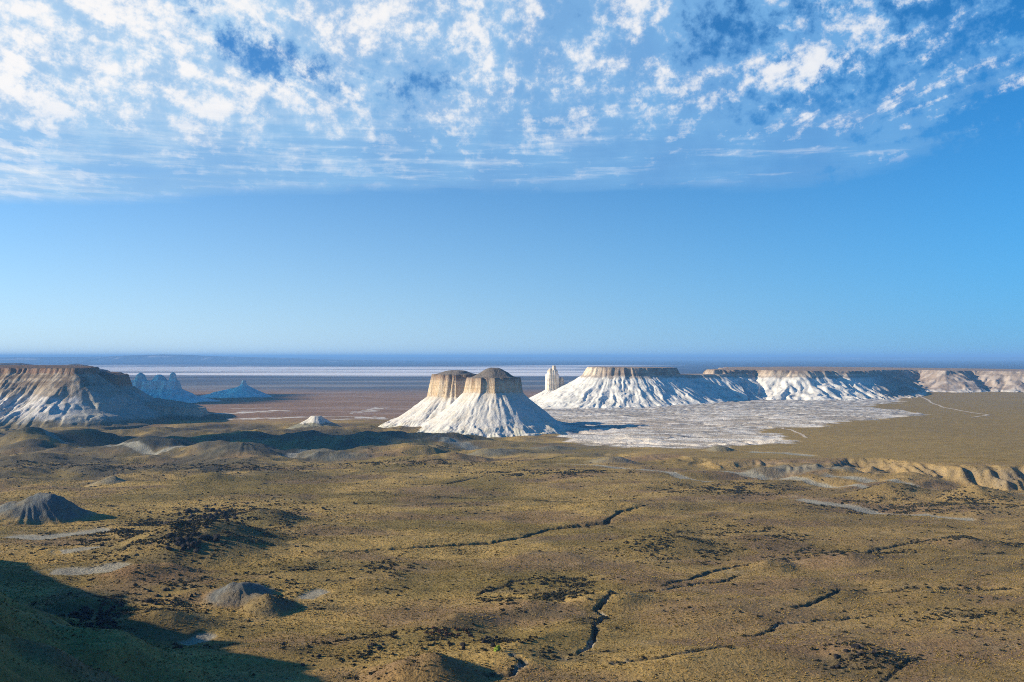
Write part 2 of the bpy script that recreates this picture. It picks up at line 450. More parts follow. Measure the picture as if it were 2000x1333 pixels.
def ground_h(x, y, detail=True):
    r = np.hypot(x, y)
    near = 1 - sst(r, 3500, 6000)
    # rolling plain, swells drawn out across the view
    z = fbm(x / 210, y / 120, 4, 1) * 2.4 * near
    xs_ = x * 0.94 + y * 0.34; ys_ = -x * 0.34 + y * 0.94
    z = z + (ridged(xs_ / 230 + 0.3 * fbm(x / 120, y / 120, 2, 9), ys_ / 75, 2, 5, 0.4) - 1.0) * 2.8 * sst(r, 250, 420) * (1 - sst(r, 1300, 1700))
    z = z + fbm(x / 20, y / 11, 3, 21) * 0.36 * (1 - sst(r, 1500, 2400))
    # broken ground along the far edge of the near plain
    band = sst(y, 1150, 1330) * (1 - sst(y, 1820, 1950)) * (1 - sst(x, -90, 90))
    band = np.maximum(band, 0.8 * sst(y, 1000, 1060) * (1 - sst(y, 1400, 1700)) * (1 - sst(x, -330, -180)))
    band = np.maximum(band, 0.7 * sst(y, 950, 1010) * (1 - sst(y, 1090, 1140)) * sst(x, 100, 300))
    hum = np.maximum(fbm(x / 190, y / 85, 3, 31) + 0.22 * (ridged(x / 70, y / 34, 3, 35) - 1), -0.3)
    z = z + band * hum * 13 - band * 2
    rp, side, dl = right_plain(x, y)
    z = lerp(z, 6 + 13 * sst(x, 240, 640) + fbm(x / 300, y / 300, 3, 41) * 1.2 * near, rp * (1 - 0.4 * sst(r, 1800, 3000)) * near)
    z = z * np.where(r > 6000, 0.3, 1.0)
    for px, py, hw, dep, h, rot, sh, _ in MOUNDS:
        cx, cy = at(px, py); hwm = hw / F * cy
        m = (np.abs(x - cx) < 2.2 * (hwm + dep)) & (np.abs(y - cy) < 2.2 * (hwm + dep))
        if not m.any(): continue
        xx, yy = x[m] - cx, y[m] - cy
        u = (xx * cos(rot) + yy * sin(rot)) / hwm; v = (-xx * sin(rot) + yy * cos(rot)) / dep
        n = fbm(x[m] / (0.55 * hwm), y[m] / (0.55 * dep + 4), 3, 61)
        ang = np.arctan2(v, u)
        rr = np.sqrt(u * u + v * v) * (1 + 0.16 * n) + 0.035 * ridged(ang * 7, np.zeros_like(ang) + px, 2, 66) * (sh < 1.35)
        prof = np.where(rr < 1, (0.5 + 0.5 * np.cos(np.clip(rr, 0, 1) * pi)) ** (0.75 if sh < 1.35 else 1.0), 0)
        z[m] = z[m] + h * prof * (1 + 0.25 * n)
    for pts, dep, wd, _ in GULLIES:
        dep, wd = dep * 0.8, wd * 0.5
        xs = [p[0] for p in pts]; ys = [p[1] for p in pts]; pad = wd * 8
        m = (x > min(xs) - pad) & (x < max(xs) + pad) & (y > min(ys) - pad) & (y < max(ys) + pad)
        if not m.any(): continue
        jx = fbm(x[m] / 9, y[m] / 9, 2, 71) * 1.6; jy = fbm(x[m] / 9, y[m] / 9, 2, 75) * 1.6
        d, t = line_dist(x[m] + jx, y[m] + jy, pts)
        taper = sst(t, 0, 0.06) * (1 - sst(t, 0.92, 1))
        z[m] = z[m] - dep * taper * (1 - sst(d, wd * 0.35, wd * 1.25)) - dep * 0.2 * taper * (1 - sst(d, 0, wd * 8))
    for pts, wd in WASHES:
        xs = [p[0] for p in pts]; ys = [p[1] for p in pts]; pad = wd * 4
        m = (x > min(xs) - pad) & (x < max(xs) + pad) & (y > min(ys) - pad) & (y < max(ys) + pad)
        if not m.any(): continue
        d, t = line_dist(x[m], y[m], pts)
        z[m] = z[m] - 0.8 * (1 - sst(d, wd * 0.7, wd * 1.8))
    # chalk apron below the right mesas: fans cut by runnels that lead down to the left
    ap = apron_mask(x, y)
    m = ap > 0.01
    if m.any():
        xr = x[m] * 0.80 - y[m] * 0.60; yr = x[m] * 0.60 + y[m] * 0.80
        rr = ridged(xr / 120 + fbm(x[m] / 130, y[m] / 130, 2, 83) * 0.5, yr / 26, 3, 81)
        z[m] = z[m] + ap[m] * (rr - 1.1) * 4.6
    # low white scarps out in the basin
    # the escarpment the viewer stands on, with a spur running out on the left
    m = (y < 1000) & (x < 1200)
    if m.any():
        sd, s = poly_sdf(x[m], y[m], PROM)
        near2 = np.hypot(x[m], y[m])
        sd = sd + (fbm(x[m] / 60, y[m] / 60, 3, 91) * 16 + ridged(s / 26, sd / 200, 2, 95) * 6 - 5) * sst(near2, 15, 120)
        top = 128.2 - 52 * sst(y[m], 150, 620) * sst(-x[m], 120, 260) + fbm(x[m] / 50, y[m] / 50, 2, 97) * 1.5 * sst(near2, 10, 60)
        pz = np.where(sd < 0, top, top - sd * 0.74)
        L = 0.0
        foot = pz - z[m]
        k = 14.0
        zz = np.where(foot > k, pz, np.where(foot < -k, z[m], z[m] + (foot + k) ** 2 / (4 * k)))
        z[m] = zz
    return z


APRON = closed_spline([at(1050, 792, 8), at(1200, 786, 12), at(1330, 780, 12), at(1480, 774, 12), at(1700, 772, 12), at(1770, 768, 12), at(1745, 785, 14),
                       at(1690, 792, 16), at(1800, 808, 18), at(1700, 818, 20), at(1600, 826, 20), at(1500, 828, 20), at(1530, 848, 20), at(1380, 856, 20), at(1200, 852, 16),
                       at(1100, 846, 8), at(1080, 820, 8)], 120)


def apron_mask(x, y):
    m = (y > 1200) & (y < 3700) & (x > 0) & (x < 1500)
    out = np.zeros(x.shape)
    if m.any():
        sd, _ = poly_sdf(x[m], y[m], APRON)
        sd = sd + fbm(x[m] / 90, y[m] / 60, 4, 101) * 34
        out[m] = 1 - sst(sd, -14, 8)
    return out


# ------------------------------------------------------------------ ground: colours
C_GRASS = np.array((0.41, 0.268, 0.082)); C_GRASS2 = np.array((0.235, 0.163, 0.046)); C_BROWN = np.array((0.225, 0.14, 0.072))
C_CLAY = np.array((0.20, 0.185, 0.135)); C_BLUEC = np.array((0.135, 0.14, 0.13)); C_CHALK = np.array((0.66, 0.58, 0.48))  # the blue clay tone includes the shade on the mound faces
C_DARK = np.array((0.085, 0.075, 0.045)); C_RUSS = np.array((0.23, 0.135, 0.065)); C_BASIN = np.array((0.28, 0.165, 0.095))
C_DARK_SHADE = np.array((0.085, 0.085, 0.065))  # clay tone darkened to hold the shade on the hills


def ground_c(x, y, z):
    n = x.shape[0]; r = np.hypot(x, y)
    c = np.empty((n, 3))
    a = sst(fbm(x / 170, y / 90, 4, 111), -0.35, 0.45)[:, None]
    b = sst(fbm(x / 120 + 7, y / 60, 4, 121), -0.05, 0.6)[:, None]
    c[:] = lerp(C_GRASS, C_GRASS2, a); c[:] = lerp(c, C_BROWN, np.clip(b * 0.75 + 0.35 * sst(x / np.maximum(y, 1), 0.0, 0.3)[:, None], 0, 0.85))
    dk = sst(fbm(x / 60, y / 26, 4, 131), 0.25, 0.75) * (0.35 + 0.65 * sst(fbm(x / 260, y / 200, 2, 135), -0.2, 0.4))
    c[:] = lerp(c, C_DARK, (dk * 0.55 * (1 - sst(r, 1500, 2000)))[:, None])
    tan_ = sst(fbm(x / 40, y / 12, 3, 141), 0.55, 0.9) * (1 - sst(r, 1500, 2200))
    c[:] = lerp(c, np.array((0.38, 0.27, 0.13)), (tan_ * 0.5)[:, None])
    rp, side, dl = right_plain(x, y)
    c[:] = lerp(c, np.array((0.285, 0.19, 0.056)), (rp * sst(dl, 5, 60) * 0.85)[:, None])
    scarp = np.clip(5 * rp * (1 - rp), 0, 1) * side * sst(x, 190, 300) * (0.6 + 0.4 * sst(fbm(x / 30, y / 20, 3, 155), -0.3, 0.3))
    c[:] = lerp(c, np.array((0.235, 0.185, 0.125)), (np.clip(scarp, 0, 1) * (0.35 + 0.65 * sst(x, 420, 620)))[:, None])
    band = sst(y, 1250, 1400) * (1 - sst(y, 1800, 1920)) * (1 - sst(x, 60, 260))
    c[:] = lerp(c, C_DARK_SHADE * 1.25, (band * 0.45 * sst(fbm(x / 80, y / 60, 3, 151), -0.3, 0.4))[:, None])  # shade over the hill band painted into the ground colour
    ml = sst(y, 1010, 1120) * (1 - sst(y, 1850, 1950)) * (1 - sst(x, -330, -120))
    c[:] = lerp(c, np.array((0.115, 0.093, 0.055)), (ml * 0.95 * (0.35 + 0.65 * sst(fbm(x / 110, y / 36, 4, 157), -0.35, 0.35)))[:, None])  # shadow bands of the left hills painted as darker ground
    # basin beyond the buttes
    bas = sst(y, 1900, 2200) * (1 - sst(x / y, 0.03, 0.10))
    c[:] = lerp(c, C_BASIN, bas[:, None])
    st = fbm(x / 700, y / 130, 4, 161)
    c[:] = lerp(c, np.array((0.36, 0.25, 0.19)), (bas * sst(st, 0.0, 0.7) * 0.8)[:, None])
    # low white scarps in the basin
    for pts, wd in BASIN_CHALK:
        xs = [p[0] for p in pts]; ys = [p[1] for p in pts]; pad = 90
        m = (x > min(xs) - pad) & (x < max(xs) + pad) & (y > min(ys) - pad) & (y < max(ys) + pad)
        if not m.any(): continue
        xm, ym = x[m], y[m]
        d, t = line_dist(xm + fbm(xm / 60, ym / 40, 3, 171) * 30, ym + fbm(xm / 40, ym / 60, 3, 175) * 30, pts)
        c[m] = lerp(c[m], C_CHALK, (1 - sst(d, wd * 0.6, wd * 1.3))[:, None])
    # far plain: blue grey scrub, then the white salt pan, then cloud shadow painted dark up to the far ridges
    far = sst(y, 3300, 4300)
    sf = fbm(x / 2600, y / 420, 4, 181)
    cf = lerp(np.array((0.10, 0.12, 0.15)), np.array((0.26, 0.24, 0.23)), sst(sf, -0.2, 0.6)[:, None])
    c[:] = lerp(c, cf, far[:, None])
    pn = fbm(x / 5000, y / 900, 4, 191)
    ratio = x / np.maximum(y, 1)
    pan = sst(y + pn * 900, 6300, 7000) * (1 - sst(y + pn * 2500, 13000, 15500)) * (1 - sst(ratio + pn * 0.05, 0.05, 0.16)) * sst(ratio, -0.62, -0.42)
    pan2 = sst(fbm(x / 9000, y / 500, 3, 195), -0.45, -0.1)
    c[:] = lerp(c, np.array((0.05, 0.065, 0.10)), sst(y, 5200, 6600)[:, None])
    c[:] = lerp(c, np.array((0.86, 0.80, 0.76)), (pan * pan2)[:, None])
    vf = sst(y, 23000, 30000)
    c[:] = lerp(c, np.array((0.16, 0.14, 0.15)), (vf * sst(fbm(x / 15000, y / 4000, 3, 199), -0.3, 0.5))[:, None])
    # mound colours
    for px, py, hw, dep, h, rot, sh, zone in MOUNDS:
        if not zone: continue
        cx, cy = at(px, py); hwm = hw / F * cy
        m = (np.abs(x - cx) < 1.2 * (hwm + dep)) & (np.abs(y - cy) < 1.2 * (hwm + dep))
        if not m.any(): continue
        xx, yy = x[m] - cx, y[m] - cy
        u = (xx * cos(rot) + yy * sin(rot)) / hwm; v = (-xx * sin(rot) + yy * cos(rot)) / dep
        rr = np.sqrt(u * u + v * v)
        cc = {'bluec': C_BLUEC, 'clay': C_CLAY, 'russet': C_RUSS, 'brown': C_BROWN, 'dark_shade': C_DARK_SHADE, 'scrubby': np.array((0.125, 0.10, 0.042))}[zone]
        k = (1 - sst(rr, 0.6, 1.0)) * {'bluec': 0.95, 'clay': 0.75, 'russet': 0.8, 'brown': 0.6, 'dark_shade': 0.85, 'scrubby': 0.8}[zone]
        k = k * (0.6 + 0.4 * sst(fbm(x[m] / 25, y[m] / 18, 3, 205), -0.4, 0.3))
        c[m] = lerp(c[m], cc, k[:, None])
    for pts, wd in WASHES:
        xs = [p[0] for p in pts]; ys = [p[1] for p in pts]; pad = wd * 4
        m = (x > min(xs) - pad) & (x < max(xs) + pad) & (y > min(ys) - pad) & (y < max(ys) + pad)
        if not m.any(): continue
        xm, ym = x[m], y[m]
        d, t = line_dist(xm + fbm(xm / 30, ym / 20, 2, 211) * wd * 0.5, ym + fbm(xm / 20, ym / 30, 2, 213) * wd * 0.5, pts)
        k = (1 - sst(d, wd * 0.75, wd * 1.25)) * sst(t, 0, 0.04)
        cm = lerp(c[m], np.array((0.33, 0.30, 0.225)), (k * 0.9)[:, None])
        rimk = np.exp(-((d - wd * 1.05) / (wd * 0.18)) ** 2) * 0.35
        c[m] = lerp(cm, np.array((0.40, 0.35, 0.26)), rimk[:, None])
    for pts, dep, wd, pale in GULLIES:
        wd = wd * 0.5
        xs = [p[0] for p in pts]; ys = [p[1] for p in pts]; pad = 40
        m = (x > min(xs) - pad) & (x < max(xs) + pad) & (y > min(ys) - pad) & (y < max(ys) + pad)
        if not m.any(): continue
        xm, ym = x[m], y[m]
        d, t = line_dist(xm + fbm(xm / 9, ym / 9, 2, 71) * 1.6, ym + fbm(xm / 9, ym / 9, 2, 75) * 1.6, pts)
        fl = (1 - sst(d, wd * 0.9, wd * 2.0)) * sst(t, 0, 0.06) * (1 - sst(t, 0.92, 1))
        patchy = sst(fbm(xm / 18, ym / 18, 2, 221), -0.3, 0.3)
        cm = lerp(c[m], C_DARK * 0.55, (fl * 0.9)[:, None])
        cm = lerp(cm, np.array((0.46, 0.40, 0.31)), (fl * pale * patchy * (1 - 0.6 * t))[:, None])
        c[m] = cm
    ap = apron_mask(x, y)
    m = ap > 0.01
    if m.any():
        xm, ym = x[m], y[m]
        xr = xm * 0.80 - ym * 0.60; yr = xm * 0.60 + ym * 0.80
        g = sst(fbm(xr / 160, yr / 22, 4, 231), -0.45, 0.35)
        ca = lerp(np.array((0.58, 0.53, 0.47)), np.array((0.31, 0.26, 0.205)), (g * 0.9)[:, None])
        c[m] = lerp(c[m], ca, ap[m][:, None])
    for pts, wd in BANK_CHALK:
        xs = [p[0] for p in pts]; ys = [p[1] for p in pts]; pad = 90
        m = (x > min(xs) - pad) & (x < max(xs) + pad) & (y > min(ys) - pad) & (y < max(ys) + pad)
        xm, ym = x[m], y[m]
        d, t = line_dist(xm + fbm(xm / 50, ym / 30, 3, 171) * 16, ym + fbm(xm / 30, ym / 50, 3, 175) * 16, pts)
        c[m] = lerp(c[m], np.array((0.70, 0.60, 0.48)), (1 - sst(d, wd * 0.6, wd * 1.2))[:, None])
    return np.clip(c, 0.01, 0.9)


BASIN_CHALK = [([at(395, 808), at(470, 806), at(540, 803)], 24), ([at(420, 818), at(520, 816), at(600, 815), at(660, 813), at(745, 816)], 18),
               ([at(640, 820), at(700, 818), at(742, 818)], 14), ([at(470, 799), at(520, 797)], 12), ([at(690, 806), at(720, 803), at(735, 797)], 9),
               ([at(1010, 850), at(1100, 842), at(1200, 836)], 14)]
BANK_CHALK = [([at(1120, 850, 8), at(1230, 851, 14), at(1320, 854, 16), at(1400, 853, 18), at(1515, 846, 20)], 13), ([at(1080, 826, 6), at(1180, 838, 10), at(1250, 846, 14)], 10)]


def build_ground():
    dense = np.linspace(-29.5, 29.5, 860)
    left = -29.5 - np.cumsum(np.linspace(0.25, 7.0, 44)); right = 29.5 + np.cumsum(np.linspace(0.25, 7.0, 44))
    left = left[left > -176]; right = right[right < 176]
    th = np.radians(np.concatenate((left[::-1], dense, right)))
    rs = [0.0, 2.5]
    r = 5.0
    while r < 300: rs.append(r); r += max(2.0, r * 0.05)
    while r < 370: rs.append(r); r += 3.0
    while r < 2150: rs.append(r); r += 1.55 + (r - 370) * 0.0019
    while r < 4200: rs.append(r); r += 7.5 + (r - 2150) * 0.012
    while r < 90000: rs.append(r); r *= 1.0 + 0.0045 + r * 6.0e-7
    rs = np.array(rs[1:])
    R, T = np.meshgrid(rs, th, indexing='ij')
    X = (R * np.sin(T)).ravel(); Y = (R * np.cos(T)).ravel()
    Z = ground_h(X, Y)
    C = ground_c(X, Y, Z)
    nr, nt = R.shape
    idx = np.arange(nr * nt).reshape(nr, nt)
    Q = np.stack((idx[:-1, :-1], idx[1:, :-1], idx[1:, 1:], idx[:-1, 1:]), -1).reshape(-1, 4)
    wrap = np.stack((idx[:-1, -1], idx[1:, -1], idx[1:, 0], idx[:-1, 0]), -1)
    Q = np.concatenate((Q, wrap))[:, ::-1]
    V = np.stack((X, Y, Z), 1)
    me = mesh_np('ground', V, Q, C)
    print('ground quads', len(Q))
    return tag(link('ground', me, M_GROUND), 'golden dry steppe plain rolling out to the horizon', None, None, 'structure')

build_ground()

# ------------------------------------------------------------------ mesas, buttes, spires
def grid_xy(x0, x1, y0, y1, st):
    xs = np.arange(x0, x1, st); ys = np.arange(y0, y1, st)
    return np.meshgrid(xs, ys)


def prim(x, y, outline, z_rim, z_cb, zb, L, p=1.5, dome=0.0, dome_w=20.0, wc=3.0, flute=2.0, flute_l=9.0, rill=1.4, rill_l=7.0, but=5.0, but_l=34.0, seed=0,
         tilt=(0, 0), rimn=3.0, lump=0.0):
    """one table: height, zone (0 top, 1 cliff, 2 slope), slope position t"""
    loop = closed_spline(outline)
    cx, cy = loop.mean(0)
    wx = x + fbm(x / 40, y / 40, 3, seed + 3) * rimn; wy = y + fbm(x / 40, y / 40, 3, seed + 7) * rimn
    sd, s = poly_sdf(wx, wy, loop)
    sd0 = sd + 0.0
    sd = sd + flute * 1.2 * fbm(s / (flute_l * 2.4), sd / 90, 2, seed + 9) + flute * 0.8 * fbm(s / flute_l, sd / 90, 3, seed + 11) + 0.6 * flute * (ridged(s / (flute_l * 0.6), sd / 120, 2, seed + 13) - 1)
    zr = z_rim + (x - cx) * tilt[0] + (y - cy) * tilt[1]
    zc = z_cb + (x - cx) * tilt[0] * 0.6 + (y - cy) * tilt[1] * 0.6 + fbm(s / 26, s * 0, 2, seed + 17) * 2.2
    inside = np.clip(-sd0 / dome_w + 0.05, 0, 1)
    top = zr + dome * sst(inside, 0.12, 1.0) + fbm(x / 14, y / 14, 3, seed + 19) * 0.5
    t = np.clip((sd - wc) / L, 0, 1)
    cliff = zr + (zc - zr) * np.clip(sd / wc, 0, 1)
    # a ledge across the cliff
    env = sst(t, 0.0, 0.12) * (1 - sst(t, 0.75, 1.0))
    sw = s + fbm(x / 22, y / 22, 2, seed + 23) * 3
    gul = (ridged(sw / but_l, t * 1.3, 2, seed + 29) - 1.0) * but * sst(t, 0.02, 0.35) * (1 - sst(t, 0.85, 1.0))
    rl = (ridged(sw / rill_l, t * 1.8, 2, seed + 31) - 1.0) * rill * env
    slope = zb + (zc - zb) * (1 - t) ** p + gul + rl
    if lump:
        slope = slope + lump * (ridged(sw / 15, t * 1.6, 3, seed + 37) - 0.95) * sst(t, 0.56, 0.72) * (1 - sst(t, 0.88, 1.0))
    h = np.where(sd < 0, top, np.where(sd < wc, cliff, slope))
    h = np.where(t >= 1, -60.0, h)
    zone = np.where(sd < 0.0, 0, np.where(sd < wc + 0.8, 1, 2))
    return h, zone, t, s


PART_NAMES = ('cap_rock', 'cliff_face', 'talus_slope')


def main_piece(Q, sel):
    """largest connected set of the chosen quads"""
    ids = np.flatnonzero(sel); q = Q[ids]
    used, inv = np.unique(q, return_inverse=True); inv = inv.reshape(-1, 4)
    lab = np.arange(len(used))
    while True:
        m = lab[inv].min(1); new = lab.copy()
        np.minimum.at(new, inv.ravel(), np.repeat(m, 4))
        if (new == lab).all(): break
        lab = new
    fl = lab[inv[:, 0]]; big = np.bincount(fl).argmax()
    out = np.zeros(len(Q), bool); out[ids[fl == big]] = True
    return out


def build_mesa(name, label, cat, box, step, prims, colour, group=None):
    """tables joined into one landform; every table keeps a cap and a cliff of its own, the slope is shared"""
    X, Y = grid_xy(*box, step)
    H = None
    for i, kw in enumerate(prims):
        kw = dict(kw); kw.pop('tower', None)
        h, zone, t, s = prim(X, Y, **kw)
        if H is None: H, Z, T, S, W = h, zone, t, s, np.zeros(X.shape, int)
        else:
            m = h > H
            H = np.where(m, h, H); Z = np.where(m, zone, Z); T = np.where(m, t, T); S = np.where(m, s, S); W = np.where(m, i, W)
    G = ground_h(X.ravel(), Y.ravel()).reshape(X.shape)
    C = colour(X, Y, H, Z, T, S).reshape(-1, 3)
    keepv = H > G - 1.5
    ny, nx = X.shape
    idx = np.arange(nx * ny).reshape(ny, nx)
    Q = np.stack((idx[:-1, :-1], idx[:-1, 1:], idx[1:, 1:], idx[1:, :-1]), -1).reshape(-1, 4)
    Q = Q[keepv.ravel()[Q].any(1)]
    zv = Z.ravel()[Q]; mn, mx = zv.min(1), zv.max(1)
    kind = np.where((zv == 1).any(1) | ((mn == 0) & (mx == 2)), 1, np.where(mx == 0, 0, 2))
    hi = Q[np.arange(len(Q)), np.argmax(H.ravel()[Q], axis=1)]
    own = W.ravel()[hi]
    V = np.stack((X.ravel(), Y.ravel(), H.ravel()), 1)
    root = bpy.data.objects.new(name, None); COL.objects.link(root)
    root.location = (X[keepv].mean(), Y[keepv].mean(), float(G[keepv].min())); root.empty_display_size = 10
    tag(root, label, cat, group)
    def part(nm, sel, mat):
        q = Q[sel]
        if len(q) < 3: return
        used, inv = np.unique(q, return_inverse=True)
        me = mesh_np(nm, V[used] - np.array(root.location), inv.reshape(-1, 4), np.clip(C[used], 0.01, 0.85))
        link(nm, me, mat, root)
    done = np.zeros(len(Q), bool)
    names = {}
    for i, kw in enumerate(prims):
        if kw.get('tower'): names.setdefault(kw['tower'], []).append(i)
    for nm, ids in names.items():
        sel = main_piece(Q, np.isin(own, ids) & (kind < 2)); part(nm.split('#')[0], sel, M_CLIFF); done |= sel
    for i, kw in enumerate(prims):
        for k, mat in ((0, M_CAP), (1, M_CLIFF)):
            sel = (own == i) & (kind == k) & ~done
            if sel.sum() > 3: sel = main_piece(Q, sel)
            part(PART_NAMES[k], sel, mat); done |= sel
    part(PART_NAMES[2], ~done, M_SLOPE)
    return root


CH_W = np.array((0.64, 0.585, 0.505)); CH_C = np.array((0.60, 0.50, 0.36)); CL_O = np.array((0.43, 0.285, 0.15)); CL_W = np.array((0.58, 0.455, 0.31))
CAPB = np.array((0.17, 0.14, 0.11)); CAPR = np.array((0.26, 0.15, 0.095))


def zone_mix(Z, T, cap, cliff, slope):
    c = np.where((Z == 0)[..., None], cap, np.where((Z == 1)[..., None], cliff, slope))
    return c


def col_twin(X, Y, H, Z, T, S):
    n = fbm(X / 18, Y / 18, 3, 301)[..., None]; st = fbm(H / 6, S / 160, 3, 305)[..., None]
    cap = lerp(CAPB, np.array((0.24, 0.19, 0.145)), sst(n, -0.3, 0.5))
    cliff = lerp(CL_O, CL_W, sst(st + 0.5 * n, -0.5, 0.4)); cliff = lerp(cliff, CAPR * 0.8, (sst(H, 85, 89) * 0.85)[..., None])
    slope = lerp(CH_W, CH_C, sst(n + 0.3 * st, 0.0, 0.8) * 0.55)
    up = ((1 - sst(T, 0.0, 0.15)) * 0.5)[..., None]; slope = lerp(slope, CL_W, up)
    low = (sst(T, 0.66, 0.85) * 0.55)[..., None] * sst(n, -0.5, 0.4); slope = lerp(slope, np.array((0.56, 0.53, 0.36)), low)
    return zone_mix(Z, T, cap, cliff, slope)


def col_left(X, Y, H, Z, T, S):
    n = fbm(X / 22, Y / 22, 3, 311)[..., None]; st = fbm(H / 7, S / 200, 3, 315)[..., None]
    cap = lerp(CAPB * 0.7, CAPR * 0.7, sst(n, -0.3, 0.4))
    cliff = lerp(np.array((0.30, 0.205, 0.125)), CAPR, sst(st, -0.3, 0.4)); cliff = np.where(H[..., None] < 45, np.array((0.44, 0.37, 0.27)), cliff)
    brown = lerp(np.array((0.215, 0.155, 0.10)), np.array((0.40, 0.315, 0.22)), sst(n + st, -0.4, 0.6))
    white = lerp(np.array((0.64, 0.575, 0.50)), np.array((0.50, 0.45, 0.37)), sst(n, -0.1, 0.6))
    k = sst(H[..., None] + 14 * n + 5 * st, 42, 62)
    slope = lerp(white, brown, k)
    slope = lerp(slope, np.array((0.19, 0.15, 0.085)), (1 - sst(H[..., None] + 7 * n, 7, 20)))
    cap = np.where(H[..., None] < 45, np.array((0.34, 0.29, 0.21)), cap)
    slope = lerp(slope, np.array((0.36, 0.33, 0.25)), 0.75 * sst(X[..., None], -850, -790) * sst(H[..., None], 4, 14))
    return zone_mix(Z, T, cap, cliff, slope)


def col_mesa(X, Y, H, Z, T, S):
    n = fbm(X / 26, Y / 26, 3, 321)[..., None]; st = fbm(H / 6, S / 220, 3, 325)[..., None]
    cap = lerp(np.array((0.30, 0.215, 0.155)), np.array((0.40, 0.31, 0.24)), sst(n, -0.3, 0.5))
    cliff = lerp(np.array((0.28, 0.20, 0.14)), np.array((0.42, 0.32, 0.225)), sst(st + n, -0.5, 0.5))
    cliff = lerp(cliff, np.array((0.66, 0.53, 0.38)), np.maximum(1 - sst(X, 205, 265), 0.7 * (1 - sst(H, 77, 82)))[..., None])
    slope = lerp(np.array((0.76, 0.70, 0.60)), np.array((0.60, 0.56, 0.48)), sst(n + 0.5 * st, 0.0, 0.8))
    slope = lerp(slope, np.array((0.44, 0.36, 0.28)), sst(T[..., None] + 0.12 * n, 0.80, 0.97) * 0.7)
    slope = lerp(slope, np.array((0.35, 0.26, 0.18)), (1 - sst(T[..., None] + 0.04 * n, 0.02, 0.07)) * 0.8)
    return zone_mix(Z, T, cap, cliff, slope)


def col_long(X, Y, H, Z, T, S):
    c = col_mesa(X, Y, H, Z, T, S)
    n = fbm(X / 40, Y / 40, 3, 331)[..., None]
    tan_ = lerp(np.array((0.30, 0.225, 0.165)), np.array((0.44, 0.35, 0.27)), sst(n, -0.3, 0.5))
    k = sst(X[..., None] - 0.30 * (Y[..., None] - 2900), 1010, 1130) * (1 - 0.55 * sst(T[..., None] + 0.1 * n, 0.5, 0.7))
    return np.where((Z >= 1)[..., None], lerp(c, tan_, k), lerp(c, np.array((0.27, 0.19, 0.135)), 0.6))


def col_blue(X, Y, H, Z, T, S):
    n = fbm(X / 16, Y / 16, 3, 341)[..., None]
    c = lerp(np.array((0.74, 0.71, 0.65)), np.array((0.60, 0.57, 0.51)), sst(n, -0.3, 0.5))
    return np.broadcast_to(c, X.shape + (3,)).copy()


def ell(px, Y, rx, ry, n=8, rot=0.0):
    cx, cy = xd(px, Y)
    return [(cx + rx * cos(a) * cos(rot) - ry * sin(a) * sin(rot), cy + rx * cos(a) * sin(rot) + ry * sin(a) * cos(rot)) for a in np.linspace(0, 2 * pi, n, endpoint=False)]


# twin butte
c1 = xd(964, 1780); c2 = xd(888, 1880)
build_mesa('butte', 'pale twin-capped butte with dark domed tops and flaring chalk skirts', 'butte', (c1[0] - 270, c1[0] + 240, 1580, 2080), 1.5, [
    dict(outline=ell(964, 1780, 45, 40), z_rim=93, z_cb=67, zb=-4, L=110, p=1.45, dome=17, dome_w=40, wc=4.5, flute=2.4, flute_l=8, rill=1.0, rill_l=4.2, but=1.6, but_l=17, seed=401, lump=5.5),
    dict(outline=ell(890, 1885, 41, 52, rot=0.2), z_rim=97, z_cb=56, zb=-4, L=102, p=1.32, dome=7, dome_w=30, wc=9.0, flute=3.4, flute_l=9, rill=1.1, rill_l=4.5, but=2.0, but_l=18, seed=411, lump=5.5),
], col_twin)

# left mesa with its lower nose and bench
build_mesa('mesa', 'broad brown-topped mesa with white gullied flank and shaded right face', 'mesa', (-1400, -560, 1720, 2560), 2.2, [
    dict(outline=[xd(152, 1960), xd(60, 1985), xd(-60, 2010), xd(-250, 2100), xd(-400, 2400), xd(-100, 2560), xd(140, 2500), xd(185, 2250), xd(182, 2060)], z_rim=107, z_cb=97, zb=0, L=170, p=1.35, dome=1.5, wc=4, flute=4, flute_l=22, rill=2.4, rill_l=9, but=9, but_l=38, seed=421),
    dict(outline=[xd(185, 2090), xd(240, 2130), xd(250, 2220), xd(225, 2330), xd(120, 2340), xd(100, 2130)], z_rim=91, z_cb=67, zb=0, L=150, p=1.5, dome=4, wc=5, flute=2, flute_l=10, rill=1.4, rill_l=8, but=4, but_l=36, seed=431),
    dict(outline=[xd(255, 2060), xd(330, 2060), xd(388, 2080), xd(396, 2150), xd(340, 2230), xd(240, 2240)], z_rim=31, z_cb=12, zb=-1, L=60, p=1.4, dome=0, wc=6, flute=2.6, flute_l=9, rill=1.2, rill_l=8, but=3, but_l=30, seed=441, tilt=(-0.10, 0)),
], col_left)

